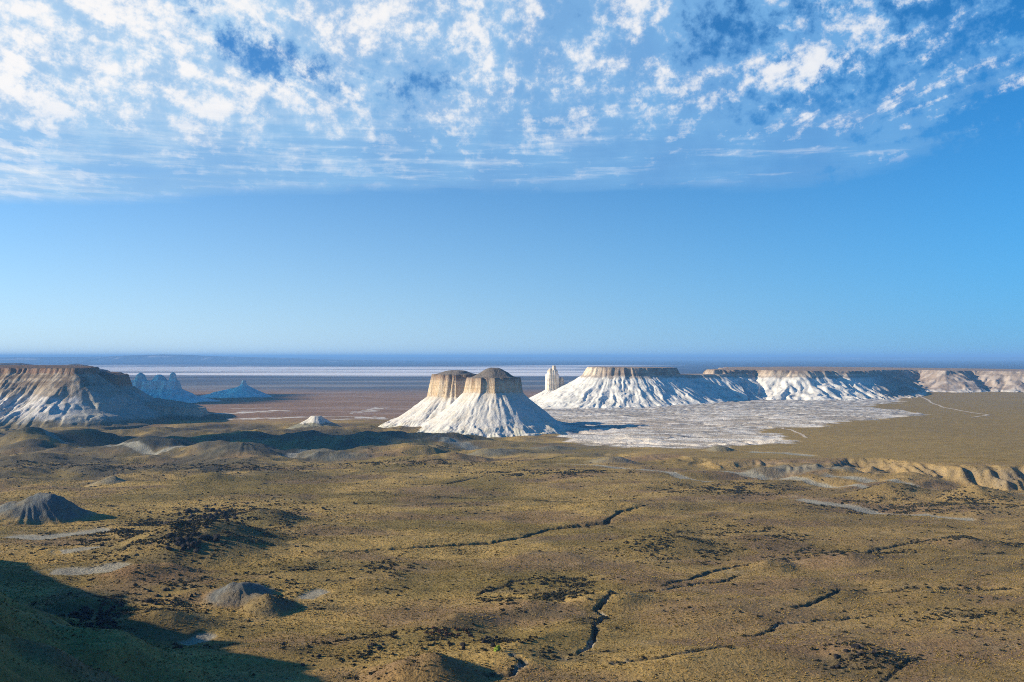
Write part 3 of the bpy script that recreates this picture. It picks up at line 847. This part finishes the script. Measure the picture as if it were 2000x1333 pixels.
# spire with its companion
sx, sy = xd(1080, 2780)
build_mesa('rock_spire', 'cream rock tower with a lower horn on a white cone', 'rock spire', (sx - 130, sx + 130, sy - 150, sy + 130), 1.4, [
    dict(outline=ell(1079, 2780, 13, 14), z_rim=92, z_cb=36, zb=-4, L=98, p=1.25, dome=0, wc=6, flute=2.2, flute_l=6, rill=1.2, rill_l=7, but=3, but_l=24, seed=451, rimn=1.5, tower='tower'),
    dict(outline=ell(1081.5, 2780, 4.5, 6), z_rim=105, z_cb=88, zb=80, L=8, wc=2, flute=0.8, flute_l=4, rill=0.3, but=0.2, seed=455, rimn=0.8, tower='tower'),
    dict(outline=ell(1075, 2781, 4, 6), z_rim=97, z_cb=88, zb=80, L=8, wc=2, flute=0.8, flute_l=4, rill=0.3, but=0.2, seed=457, rimn=0.8, tower='tower'),
    dict(outline=ell(1097, 2790, 5, 8), z_rim=73, z_cb=36, zb=-4, L=76, p=1.25, wc=7, flute=1.2, flute_l=5, rill=1, but=2, but_l=24, seed=461, rimn=1.0, tower='horn'),
], lambda X, Y, H, Z, T, S: np.where((Z < 2)[..., None], lerp(np.array((0.58, 0.47, 0.34)), np.array((0.66, 0.57, 0.45)), sst(fbm(H / 9, S / 20, 3, 471), -0.3, 0.3)[..., None]), np.array((0.72, 0.66, 0.57))))

# short white mesa
build_mesa('mesa', 'short flat-topped mesa with steep white fluted slopes beside the rock tower', 'mesa', (20, 640, 2420, 3000), 2.2, [
    dict(outline=[xd(1152, 2660), xd(1175, 2620), xd(1240, 2610), xd(1300, 2660), xd(1318, 2760), xd(1250, 2850), xd(1160, 2780)], z_rim=101, z_cb=80, zb=-4, L=200, p=1.5, dome=0.5, wc=13.0, flute=3.0, flute_l=12, rill=2.4, rill_l=9, but=4.5, but_l=30, seed=481, tilt=(-0.012, 0)),
    dict(outline=[xd(1310, 2720), xd(1360, 2760), xd(1420, 2820), xd(1420, 2900), xd(1330, 2880)], z_rim=80, z_cb=76, zb=-4, L=190, p=1.45, wc=3, flute=3, flute_l=14, rill=2.2, rill_l=10, but=9, but_l=44, seed=491, lump=5),
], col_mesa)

# long escarpment on the right
build_mesa('escarpment', 'long brown-rimmed plateau edge with white gullied front running off behind the plain', 'escarpment', (480, 2050, 2640, 4150), 3.3, [
    dict(outline=[xd(1385, 2880), xd(1440, 2890), xd(1475, 2930), xd(1510, 2880), xd(1560, 2845), xd(1615, 2880), xd(1668, 2960), xd(1700, 3120), xd(1716, 3420), xd(1790, 3640), xd(1850, 3470), xd(1900, 3560), xd(2000, 3440), xd(2120, 3420), xd(2260, 3300), xd(2300, 4400), xd(1700, 4700), xd(1450, 4100), xd(1410, 3200)],
         z_rim=84, z_cb=71, zb=-4, L=190, p=1.4, dome=4, dome_w=260, wc=14, flute=7, flute_l=34, rill=2.6, rill_l=11, but=10, but_l=46, seed=501, lump=9, rimn=8, tilt=(-0.012, 0.0)),
], col_long)

# distant castle ridge and its neighbour peak
kx, ky = xd(300, 2900)
build_mesa('rock_ridge', 'ridge with three rounded rock towers on a blue-shaded cone', 'rock ridge', (kx - 190, kx + 220, ky - 190, ky + 190), 1.9, [
    dict(outline=[xd(245, 2890), xd(290, 2875), xd(344, 2880), xd(345, 2910), xd(290, 2925), xd(245, 2930)], z_rim=60, z_cb=36, zb=0, L=110, p=1.5, wc=6, flute=2, flute_l=9, rill=1.2, but=3, seed=511, rimn=2),
    dict(outline=ell(275, 2900, 11, 11), z_rim=78, z_cb=62, zb=40, L=10, wc=7, flute=1, flute_l=6, dome=5, dome_w=8, rill=.3, but=.2, seed=515, rimn=1.5, tower='tower#1'),
    dict(outline=ell(312, 2900, 13, 10), z_rim=74, z_cb=62, zb=40, L=10, wc=9, flute=1, flute_l=6, dome=4, dome_w=8, rill=.3, but=.2, seed=517, rimn=1.5, tower='tower#2'),
    dict(outline=ell(338, 2900, 8, 9), z_rim=80, z_cb=55, zb=40, L=8, wc=4, flute=1, flute_l=6, dome=4, dome_w=6, rill=.3, but=.2, seed=519, rimn=1.0, tower='tower#3'),
], col_blue)
qx, qy = xd(478, 3250)
build_mesa('peak', 'small pointed blue-shaded peak rising alone from the basin floor', 'peak', (qx - 190, qx + 150, qy - 150, qy + 150), 2.1, [
    dict(outline=ell(477, 3250, 4, 8), z_rim=53, z_cb=36, zb=0, L=85, p=1.3, wc=7, flute=1, flute_l=6, rill=.8, but=1.5, seed=531, rimn=1),
    dict(outline=[xd(425, 3250), xd(475, 3240), xd(478, 3256), xd(430, 3262)], z_rim=26, z_cb=22, zb=0, L=70, p=1.3, wc=4, flute=1, rill=.8, but=1.5, seed=535, tilt=(0.22, 0), rimn=1),
], col_blue)
# small chalk mound at the far edge of the near plain
mx, my = xd(618, 1830)
build_mesa('chalk_mound', 'small rounded white chalk mound on the dark-shaded hills', 'mound', (mx - 90, mx + 90, my - 80, my + 80), 1.5, [
    dict(outline=ell(617, 1830, 10, 9), z_rim=21, z_cb=17, zb=-2, L=40, p=1.1, wc=5, flute=1.5, flute_l=6, rill=1.2, rill_l=6, but=2, but_l=16, dome=1, seed=541, rimn=2),
], lambda X, Y, H, Z, T, S: np.where((H > 9 + 2 * fbm(X / 9, Y / 9, 2, 545))[..., None], np.array((0.60, 0.54, 0.44)), np.array((0.24, 0.215, 0.14))))

# ------------------------------------------------------------------ far ridges
def far_ridge(name, label, dist, prof, depth, col, amp, seed):
    """prof: (px, py of crest); a long low swell with real depth"""
    n = 420
    px = np.linspace(prof[0][0], prof[-1][0], n)
    py = np.interp(px, [p[0] for p in prof], [p[1] for p in prof])
    crest = CAM_Z - dist * (py - HOR) / F + fbm(px / 60, px * 0, 4, seed) * amp
    vs = np.linspace(-1, 1, 15); V = []
    for k, v in enumerate(vs):
        Yd = dist + v * depth
        w = (0.5 + 0.5 * cos(pi * v)) ** 0.6
        X = (px - 1000) / F * dist
        V.append(np.stack((X, np.full(n, Yd) + fbm(px / 40, px * 0 + k * .3, 3, seed + 5) * depth * .12, -4 + (crest + 4) * w), 1))
    V = np.concatenate(V); idx = np.arange(len(V)).reshape(15, n)
    Q = np.stack((idx[:-1, :-1], idx[:-1, 1:], idx[1:, 1:], idx[1:, :-1]), -1).reshape(-1, 4)
    c = np.empty((len(V), 3)); c[:] = col
    k = sst(fbm(V[:, 0] / 1500, V[:, 2] / 12, 3, seed + 9), 0.45, 0.7)[:, None]
    c = lerp(c, np.array((0.5, 0.45, 0.42)), k * 0.7)
    return tag(link(name, mesh_np(name, V, Q, c), M_FAR), label, None, None, 'structure')

far_ridge('hills', 'low blue swell of hills beyond the salt pan', 24000, [(-300, 700), (0, 698.5), (200, 697), (260, 694.5), (320, 692.5), (370, 693.5), (430, 696.5), (540, 699), (620, 702), (800, 706)], 1600, (0.09, 0.10, 0.12), 5, 601)
far_ridge('hills', 'long flat far plateau rim on the horizon', 44000, [(-400, 697.5), (300, 698.5), (700, 698), (1100, 698), (1380, 697), (1480, 698), (1540, 696.8), (1620, 697.2), (2000, 698), (2500, 698)], 2500, (0.16, 0.14, 0.14), 7, 611)
far_ridge('hills', 'dark flat hills peeping out behind the left mesa', 5200, [(-500, 708), (-200, 709), (40, 709.5), (70, 713), (120, 714), (150, 711), (165, 714), (200, 722)], 300, (0.10, 0.10, 0.10), 3, 621)


# ------------------------------------------------------------------ tracks on the right plain
def track(name, label, pts, wd, z):
    P = [at(a, b, z) for a, b in pts]
    Vv, Qs = [], []
    dense = []
    for i in range(len(P) - 1):
        n = 14
        for j in range(n): dense.append((lerp(P[i][0], P[i + 1][0], j / n), lerp(P[i][1], P[i + 1][1], j / n)))
    dense.append(P[-1]); D = np.array(dense)
    D = D + np.stack((fbm(np.arange(len(D)) / 9, D[:, 0] * 0, 2, 701), fbm(np.arange(len(D)) / 9, D[:, 0] * 0 + 5, 2, 703)), 1) * 6
    tg = np.gradient(D, axis=0); tg /= np.linalg.norm(tg, axis=1)[:, None]; nm = np.stack((-tg[:, 1], tg[:, 0]), 1)
    rows = []
    for o in (-1, -0.33, 0.33, 1): rows.append(D + nm * wd * o)
    XY = np.concatenate(rows); Zg = ground_h(XY[:, 0].copy(), XY[:, 1].copy()) + 0.35
    idx = np.arange(len(XY)).reshape(4, -1)
    Q = np.stack((idx[:-1, :-1], idx[1:, :-1], idx[1:, 1:], idx[:-1, 1:]), -1).reshape(-1, 4)
    return tag(link(name, mesh_np(name, np.column_stack((XY, Zg)), Q), M_TRACK), label, None, None, 'structure')

track('dirt_track', 'pale dirt track winding across the brown plain below the escarpment', [(1758, 764), (1795, 768), (1822, 784), (1845, 793), (1890, 803), (1928, 810), (1895, 815)], 3.2, 19)
track('dirt_track', 'short pale dirt track beside the white stream bank', [(1500, 826), (1530, 829), (1552, 835), (1577, 845)], 2.2, 20)

# ------------------------------------------------------------------ boulders
def boulder_mesh(seed):
    rnd = np.random.default_rng(seed); bm = bmesh.new()
    bmesh.ops.create_icosphere(bm, subdivisions=2, radius=1.0)
    ax = rnd.uniform(0.7, 1.15, 3); cuts = rnd.normal(size=(7, 3)); cuts /= np.linalg.norm(cuts, axis=1)[:, None]; off = rnd.uniform(0.6, 0.85, 7)
    for v in bm.verts:
        p = np.array(v.co)
        for c, o in zip(cuts, off):
            d = p @ c
            if d > o: p = p - c * (d - o) * 0.9
        p = p * ax * (1 + rnd.uniform(-0.05, 0.05)); v.co = p
    me = bpy.data.meshes.new('boulder'); bm.to_mesh(me); bm.free(); me.materials.append(M_ROCK)
    return me

BM = [boulder_mesh(s) for s in range(6)]

def at_ground(spots):
    P = np.array(spots, float); z = np.zeros(len(P))
    for _ in range(4):
        Y = (CAM_Z - z) * F / (P[:, 1] - HOR); X = (P[:, 0] - 1000) / F * Y
        z = 0.5 * z + 0.5 * ground_h(X.copy(), Y.copy())
    return np.column_stack((X, Y)), ground_h(X.copy(), Y.copy())


def gz(x, y): return float(ground_h(np.array([x]), np.array([y]))[0])

def scatter_px(cx, cy, rx, ry, n, rot=0.0):
    out = []
    while len(out) < n:
        a, b = RNG.normal(size=2) * 0.5
        if a * a + b * b > 1.2: continue
        out.append((cx + (a * cos(rot) - b * sin(rot)) * rx, cy + (a * sin(rot) + b * cos(rot)) * ry))
    return out

def boulders(spots, smin, smax, label, group):
    XY, Zs = at_ground(spots)
    for (x, y), z in zip(XY, Zs):
        s = smin + (smax - smin) * random.random() ** 2
        o = link('boulder', random.choice(BM)); o.location = (x, y, z + 0.25 * s)
        o.rotation_euler = (random.uniform(-.3, .3), random.uniform(-.3, .3), random.uniform(0, 6.28)); o.scale = (s, s * random.uniform(.75, 1.1), s * random.uniform(.6, .95))
        tag(o, label, 'boulder', group)

boulders(scatter_px(405, 1012, 75, 34, 80, 0.3), 1.2, 3.2, 'dark boulder in the long heap along the grassy hummock crest', 'boulders heaped along the hummock crest')
boulders(scatter_px(375, 1058, 50, 24, 62, -0.2), 1.2, 3.2, 'dark boulder in the heap above the russet-topped ridge', 'boulders above the russet ridge')
boulders(scatter_px(300, 1020, 80, 40, 24), 0.8, 1.8, 'dark boulder scattered on the grassy side of the hummock', 'boulders scattered on the hummock side')
boulders(scatter_px(195, 1205, 60, 30, 50, -0.2), 1.1, 2.6, 'dark boulder in the heap in the shaded hollow', 'boulders in the shaded hollow')
boulders(scatter_px(325, 1165, 60, 22, 22), 0.8, 1.9, 'dark boulder lying in front of the russet-topped ridge', 'boulders in front of the russet ridge')
boulders(scatter_px(600, 1275, 60, 25, 9), 0.6, 1.3, 'dark boulder on the grass beside the shadowed hollow', 'boulders on the grass by the hollow')
boulders(scatter_px(1665, 1285, 60, 32, 22), 0.6, 1.7, 'dark boulder on the low grassy knoll by the faint ruts', 'boulders on the low knoll')
boulders(scatter_px(930, 1253, 60, 14, 18), 0.6, 1.5, 'dark boulder beside the single bright green bush', 'boulders by the green bush')
boulders(scatter_px(725, 1255, 30, 16, 12), 0.6, 1.3, 'dark boulder behind the long brown foreground mound', 'boulders behind the brown mound')

# ------------------------------------------------------------------ shrubs
def leaf_clump(name, mat, n, seed, spread=1.0, hgt=0.8, leaf=0.22, blades=False):
    rnd = np.random.default_rng(seed); V = []; T = []
    for i in range(n):
        if blades:
            a = rnd.uniform(0, 6.283); r = spread * 0.45 * math.sqrt(rnd.uniform(0, 1)); lean = rnd.uniform(0.25, 0.8)
            b = np.array((r * cos(a), r * sin(a), -0.05)); tip = b + np.array((cos(a) * lean * spread * 0.55, sin(a) * lean * spread * 0.55, hgt * rnd.uniform(0.6, 1.0)))
            w = np.array((-sin(a), cos(a), 0)) * leaf * rnd.uniform(0.7, 1.3)
            k = len(V); V += [b - w, b + w, tip]; T.append((k, k + 1, k + 2))
        else:
            d = rnd.normal(size=3); d /= np.linalg.norm(d); d[2] = abs(d[2])
            rr = rnd.uniform(0.55, 1.0) * (1 + 0.25 * sin(3 * math.atan2(d[1], d[0]) + seed))
            c = d * np.array((spread, spread, hgt)) * rr
            a1 = rnd.normal(size=3); a1 /= np.linalg.norm(a1); a2 = np.cross(d, a1); a2 /= np.linalg.norm(a2) + 1e-6
            s = leaf * rnd.uniform(0.7, 1.5)
            k = len(V); V += [c - a1 * s, c + a2 * s * 0.9, c + a1 * s, c - a2 * s * 0.9]; T += [(k, k + 1, k + 2), (k, k + 2, k + 3)]
    me = mesh_np(name, np.array(V), np.array(T), None, False); me.materials.append(mat)
    return me


SH = [leaf_clump('shrub', M_SHRUB, 70, 20 + i) for i in range(4)]
SH2 = [leaf_clump('shrub', M_SHRUB2, 70, 40 + i) for i in range(2)]

def shrubs(spots, smin, smax, label, group, meshes):
    XY, Zs = at_ground(spots)
    for (x, y), z in zip(XY, Zs):
        s = random.uniform(smin, smax)
        o = link('shrub', random.choice(meshes)); o.location = (x, y, z); o.rotation_euler = (0, 0, random.uniform(0, 6.28)); o.scale = (s, s, s * random.uniform(.7, 1.0))
        tag(o, label, 'shrub', group)

shrubs(scatter_px(1090, 1133, 75, 12, 34, -0.08), 0.9, 1.7, 'dark low shrub on the swell above the forked gully', 'shrubs on the swell above the gully', SH)
shrubs(scatter_px(1110, 1163, 65, 10, 34), 0.9, 1.6, 'dark low shrub in the thicket where the gully bends', 'shrubs where the gully bends', SH)
shrubs(scatter_px(975, 1170, 40, 12, 22), 0.8, 1.5, 'dark low shrub beside the pale bald swell', 'shrubs by the bald swell', SH)
shrubs(scatter_px(760, 1110, 50, 16, 26), 0.9, 1.6, 'dark low shrub on the open yellow grass below the long gully', 'shrubs below the long gully', SH)
shrubs(scatter_px(1610, 1078, 90, 9, 40), 1.0, 1.8, 'dark low shrub along the brown bank of the winding gully', 'shrubs along the brown bank', SH)
shrubs(scatter_px(1850, 1150, 120, 12, 24), 0.8, 1.5, 'dark low shrub along the faint gully on the bare brown slope', 'shrubs along the faint gully', SH)
shrubs(scatter_px(870, 1232, 60, 10, 20), 0.7, 1.4, 'russet low shrub in the hollow behind the boulders', 'russet shrubs', SH2)
shrubs(scatter_px(345, 1258, 22, 6, 8), 0.9, 1.8, 'russet low shrub at the edge of the big shadow', 'russet shrubs at the shadow edge', SH2)
gx, gy = at_ground([(971, 1271)])[0][0]
gb = link('bush', leaf_clump('bush', M_GREEN, 90, 77, 1.0, 1.5, 0.26)); gb.location = (gx, gy, gz(gx, gy)); gb.scale = (1.7, 1.7, 1.7)
tag(gb, 'single bright green bush standing among dark boulders', 'bush')

# ------------------------------------------------------------------ grass tussocks and scrub: nobody could count them
def point_stuff(name, label, mesh_variants, XY, scale, cat):
    Z = ground_h(XY[:, 0].copy(), XY[:, 1].copy())
    me = bpy.data.meshes.new(name)
    V = np.column_stack((XY, Z)).astype(np.float32)
    me.vertices.add(len(V)); me.vertices.foreach_set('co', V.ravel())
    a = me.attributes.new('tscale', 'FLOAT', 'POINT'); a.data.foreach_set('value', scale.astype(np.float32))
    b = me.attributes.new('trot', 'FLOAT', 'POINT'); b.data.foreach_set('value', RNG.uniform(0, 6.283, len(V)).astype(np.float32))
    o = link(name, me)
    ng = bpy.data.node_groups.new(name + '_scatter', 'GeometryNodeTree')
    ng.interface.new_socket('Geometry', in_out='INPUT', socket_type='NodeSocketGeometry'); ng.interface.new_socket('Geometry', in_out='OUTPUT', socket_type='NodeSocketGeometry')
    n = ng.nodes; gi = n.new('NodeGroupInput'); go = n.new('NodeGroupOutput')
    iop = n.new('GeometryNodeInstanceOnPoints'); ng.links.new(gi.outputs[0], iop.inputs['Points'])
    src = bpy.data.objects.new(name + '_source', mesh_variants[0])
    info = None
    # the instanced clump is written into the group as joined mesh data, no helper object in the scene
    oi = n.new('GeometryNodeObjectInfo'); oi.inputs[0].default_value = src; oi.inputs['As Instance'].default_value = True
    ng.links.new(oi.outputs['Geometry'], iop.inputs['Instance'])
    s = n.new('GeometryNodeInputNamedAttribute'); s.data_type = 'FLOAT'; s.inputs[0].default_value = 'tscale'
    r = n.new('GeometryNodeInputNamedAttribute'); r.data_type = 'FLOAT'; r.inputs[0].default_value = 'trot'
    cx = n.new('ShaderNodeCombineXYZ'); ng.links.new(r.outputs[0], cx.inputs[2])
    er = n.new('FunctionNodeEulerToRotation'); ng.links.new(cx.outputs[0], er.inputs[0]); ng.links.new(er.outputs[0], iop.inputs['Rotation'])
    ng.links.new(s.outputs[0], iop.inputs['Scale']); ng.links.new(iop.outputs[0], go.inputs[0])
    md = o.modifiers.new('scatter', 'NODES'); md.node_group = ng
    return tag(o, label, cat, None, 'stuff')


def sector(n, r0, r1, half=31.0):
    r = np.sqrt(RNG.uniform(r0 * r0, r1 * r1, n)); a = np.radians(RNG.uniform(-half, half, n))
    return np.column_stack((r * np.sin(a), r * np.cos(a)))


def bare(XY):
    """1 where washes, clay mounds and gully floors leave the ground bare"""
    x, y = XY[:, 0], XY[:, 1]; k = np.zeros(len(XY))
    for pts, wd in WASHES: k = np.maximum(k, 1 - sst(line_dist(x, y, pts)[0], wd, wd * 1.3))
    for pts, dep, wd, pale in GULLIES: k = np.maximum(k, 1 - sst(line_dist(x, y, pts)[0], wd * 0.5, wd * 0.9))
    for px, py, hw, dep, h, rot, sh, zone in MOUNDS:
        if zone in ('bluec', 'clay'):
            cx, cy = at(px, py); hwm = hw / F * cy
            k = np.maximum(k, 1 - sst(np.hypot((x - cx) / hwm, (y - cy) / dep), 0.7, 1.0))
    return k


pts = sector(300000, 330, 1250)
d = sst(fbm(pts[:, 0] / 60, pts[:, 1] / 30, 3, 801), -0.6, 0.5) * 0.75 + 0.25
d = d * (1 - bare(pts)) * (1.0 - 0.55 * sst(np.hypot(pts[:, 0], pts[:, 1]), 700, 1250))
pts = pts[RNG.random(len(pts)) < d * 0.8]
point_stuff('grass', 'short golden dry grass tussocks covering the near plain', [leaf_clump('tussock', M_GRASS, 10, 5, 1.0, 0.55, 0.16, True)], pts, RNG.uniform(0.5, 1.25, len(pts)), 'grass')
pts = sector(300000, 330, 1750)
X_, Y_ = pts[:, 0], pts[:, 1]
k = sst(fbm(X_ / 60, Y_ / 26, 4, 131), 0.32, 0.8) * (0.25 + 0.75 * sst(fbm(X_ / 260, Y_ / 200, 2, 135), -0.2, 0.4))
k = k * sst(fbm(X_ / 9, Y_ / 6, 2, 137), -0.1, 0.4)
for px_, py_, hw_, dp_, kk in ((385, 1045, 190, 110, 0.8), (330, 1170, 150, 60, 0.5), (200, 1200, 120, 60, 0.5), (1085, 925, 110, 40, 0.8), (940, 925, 60, 25, 0.5),
                               (1420, 950, 120, 50, 0.7), (1800, 985, 240, 60, 0.6), (1080, 1130, 90, 26, 0.5), (1330, 1065, 90, 40, 0.5), (1690, 1290, 120, 30, 0.3),
                               (440, 915, 130, 60, 0.7), (200, 905, 200, 70, 0.5), (760, 905, 200, 40, 0.4), (1880, 1210, 140, 50, 0.3), (1040, 1255, 90, 20, 0.4)):
    cx_, cy_ = at(px_, py_); hwm_ = hw_ / F * cy_
    g_ = 1 - sst(np.hypot((X_ - cx_) / hwm_, (Y_ - cy_) / dp_), 0.3, 1.1)
    k = np.maximum(k, kk * g_ * sst(fbm(X_ / 22, Y_ / 13, 3, 139), -0.05, 0.4))
k = np.maximum(k, 0.012) * (1 - bare(pts)) * (1 - right_plain(X_, Y_)[0]) * (1 - sst(Y_, 1300, 1450) * sst(X_, -150, 0))
pts = pts[RNG.random(len(pts)) < k * 0.85]
extra = []
for px_, py_, hw_, dp_, n_ in ((390, 1030, 190, 110, 13000), (480, 1000, 110, 60, 2600), (250, 1040, 130, 70, 3000), (430, 1062, 130, 50, 3600), (330, 1085, 140, 35, 2200), (330, 1165, 150, 50, 2600), (200, 1200, 120, 60, 2200), (1090, 1133, 90, 18, 900), (1110, 1163, 80, 14, 900),
                               (1085, 925, 150, 30, 2600), (1000, 926, 40, 18, 900), (1420, 955, 130, 40, 3200), (1800, 985, 260, 45, 5200), (1330, 1070, 110, 40, 1500), (760, 1105, 60, 30, 700), (985, 1168, 60, 14, 500),
                               (440, 915, 170, 60, 4200), (200, 905, 220, 70, 4200), (800, 905, 220, 40, 3600), (1640, 1078, 130, 14, 1600), (1880, 1055, 130, 20, 1400), (1690, 1275, 80, 20, 700), (1880, 1200, 150, 50, 1500),
                               (1450, 1040, 160, 50, 1500), (850, 1240, 130, 18, 900), (940, 1255, 90, 12, 900), (690, 1260, 90, 24, 900), (560, 1130, 120, 50, 1200)):
    cx_, cy_ = at(px_, py_); hwm_ = hw_ / F * cy_
    e_ = RNG.normal(size=(n_, 2)) * 0.5
    e_ = np.column_stack((cx_ + e_[:, 0] * hwm_, cy_ + e_[:, 1] * dp_))
    g_ = sst(fbm(e_[:, 0] / 26, e_[:, 1] / 15, 3, 139), -0.15, 0.35) * (1 - bare(e_))
    extra.append(e_[RNG.random(n_) < g_ * (0.42 if py_ > 1080 else 0.75)])
# brush that follows the gullies
for gl, dep_, wd_, _ in GULLIES:
    for (ax_, ay_), (bx_, by_) in zip(gl[:-1], gl[1:]):
        n_ = int(math.hypot(bx_ - ax_, by_ - ay_) / 0.9) + 1; t_ = RNG.random(n_)
        e_ = np.column_stack((lerp(ax_, bx_, t_), lerp(ay_, by_, t_)))
        e_ = e_ - np.column_stack((fbm(e_[:, 0] / 9, e_[:, 1] / 9, 2, 71), fbm(e_[:, 0] / 9, e_[:, 1] / 9, 2, 75))) * 1.6 + RNG.normal(size=(n_, 2)) * 0.9
        extra.append(e_[RNG.random(n_) < 0.35 + 0.65 * sst(fbm(e_[:, 0] / 20, e_[:, 1] / 20, 2, 79), -0.3, 0.2)])
pts = np.concatenate([pts] + extra)
print('scrub', len(pts))
point_stuff('scrub', 'low dark scrub speckling the near plain', [leaf_clump('scrub_clump', M_SHRUB, 26, 9, 1.0, 0.7, 0.34)], pts, 0.4 + 0.9 * RNG.random(len(pts)) ** 2, 'scrub')

# ------------------------------------------------------------------ unseen clouds added towards the sun to shade ridge and hills
M_SHADE_CLOUD = mat_plain('shade_cloud_white', (0.75, 0.77, 0.8), (0.85, 0.85, 0.85), 0.003, 0.0)


def shading_cloud(tx, ty, rx, ry, seed, alt=2300.0):
    """an off-view cloud added to cast shade; its shadow falls round (tx, ty)"""
    bm = bmesh.new(); bmesh.ops.create_icosphere(bm, subdivisions=5, radius=1.0)
    V = np.array([v.co[:] for v in bm.verts]); me = bpy.data.meshes.new('cloud')
    n = fbm(V[:, 0] * 1.7 + seed, V[:, 1] * 1.7, 4, seed) * 0.22 + fbm(V[:, 0] * 4 + seed, V[:, 1] * 4 + V[:, 2] * 3, 3, seed + 5) * 0.09
    V = V * (1 + n)[:, None]; V[:, 2] = np.where(V[:, 2] < 0, V[:, 2] * 0.35, V[:, 2])
    for v, c in zip(bm.verts, V): v.co = (c[0] * rx, c[1] * ry, c[2] * 45)
    bm.to_mesh(me); bm.free()
    for p_ in me.polygons: p_.use_smooth = True
    o = link('cloud', me, M_SHADE_CLOUD); k = alt / SUNV[2]
    o.location = (tx + SUNV[0] * k, ty + SUNV[1] * k, alt)
    return tag(o, 'unseen flat white cloud added to shade the ridge and hills', None, None, 'stuff')

shading_cloud(-960, 3080, 300, 400, 3)
shading_cloud(-360, 1530, 300, 135, 8)

# ------------------------------------------------------------------ haze
def build_haze():
    bm = bmesh.new(); bmesh.ops.create_cube(bm, size=1.0)
    me = bpy.data.meshes.new('haze'); bm.to_mesh(me); bm.free()
    o = link('haze', me); lo, hi = -14.0, 215.0
    o.scale = (230000, 230000, hi - lo); o.location = (0, 0, (hi + lo) / 2)
    m = bpy.data.materials.new('haze'); m.use_nodes = True; w = NT(m.node_tree); w.n.clear()
    v = w.node('ShaderNodeVolumePrincipled')
    v.inputs['Color'].default_value = (0.27, 0.56, 1.0, 1); v.inputs['Density'].default_value = 5.2e-5; v.inputs['Anisotropy'].default_value = 0.0
    out = w.node('ShaderNodeOutputMaterial'); w.l.new(v.outputs[0], out.inputs['Volume'])
    me.materials.append(m)
    return tag(o, 'thin blue haze over the far plain', None, None, 'stuff')

build_haze()
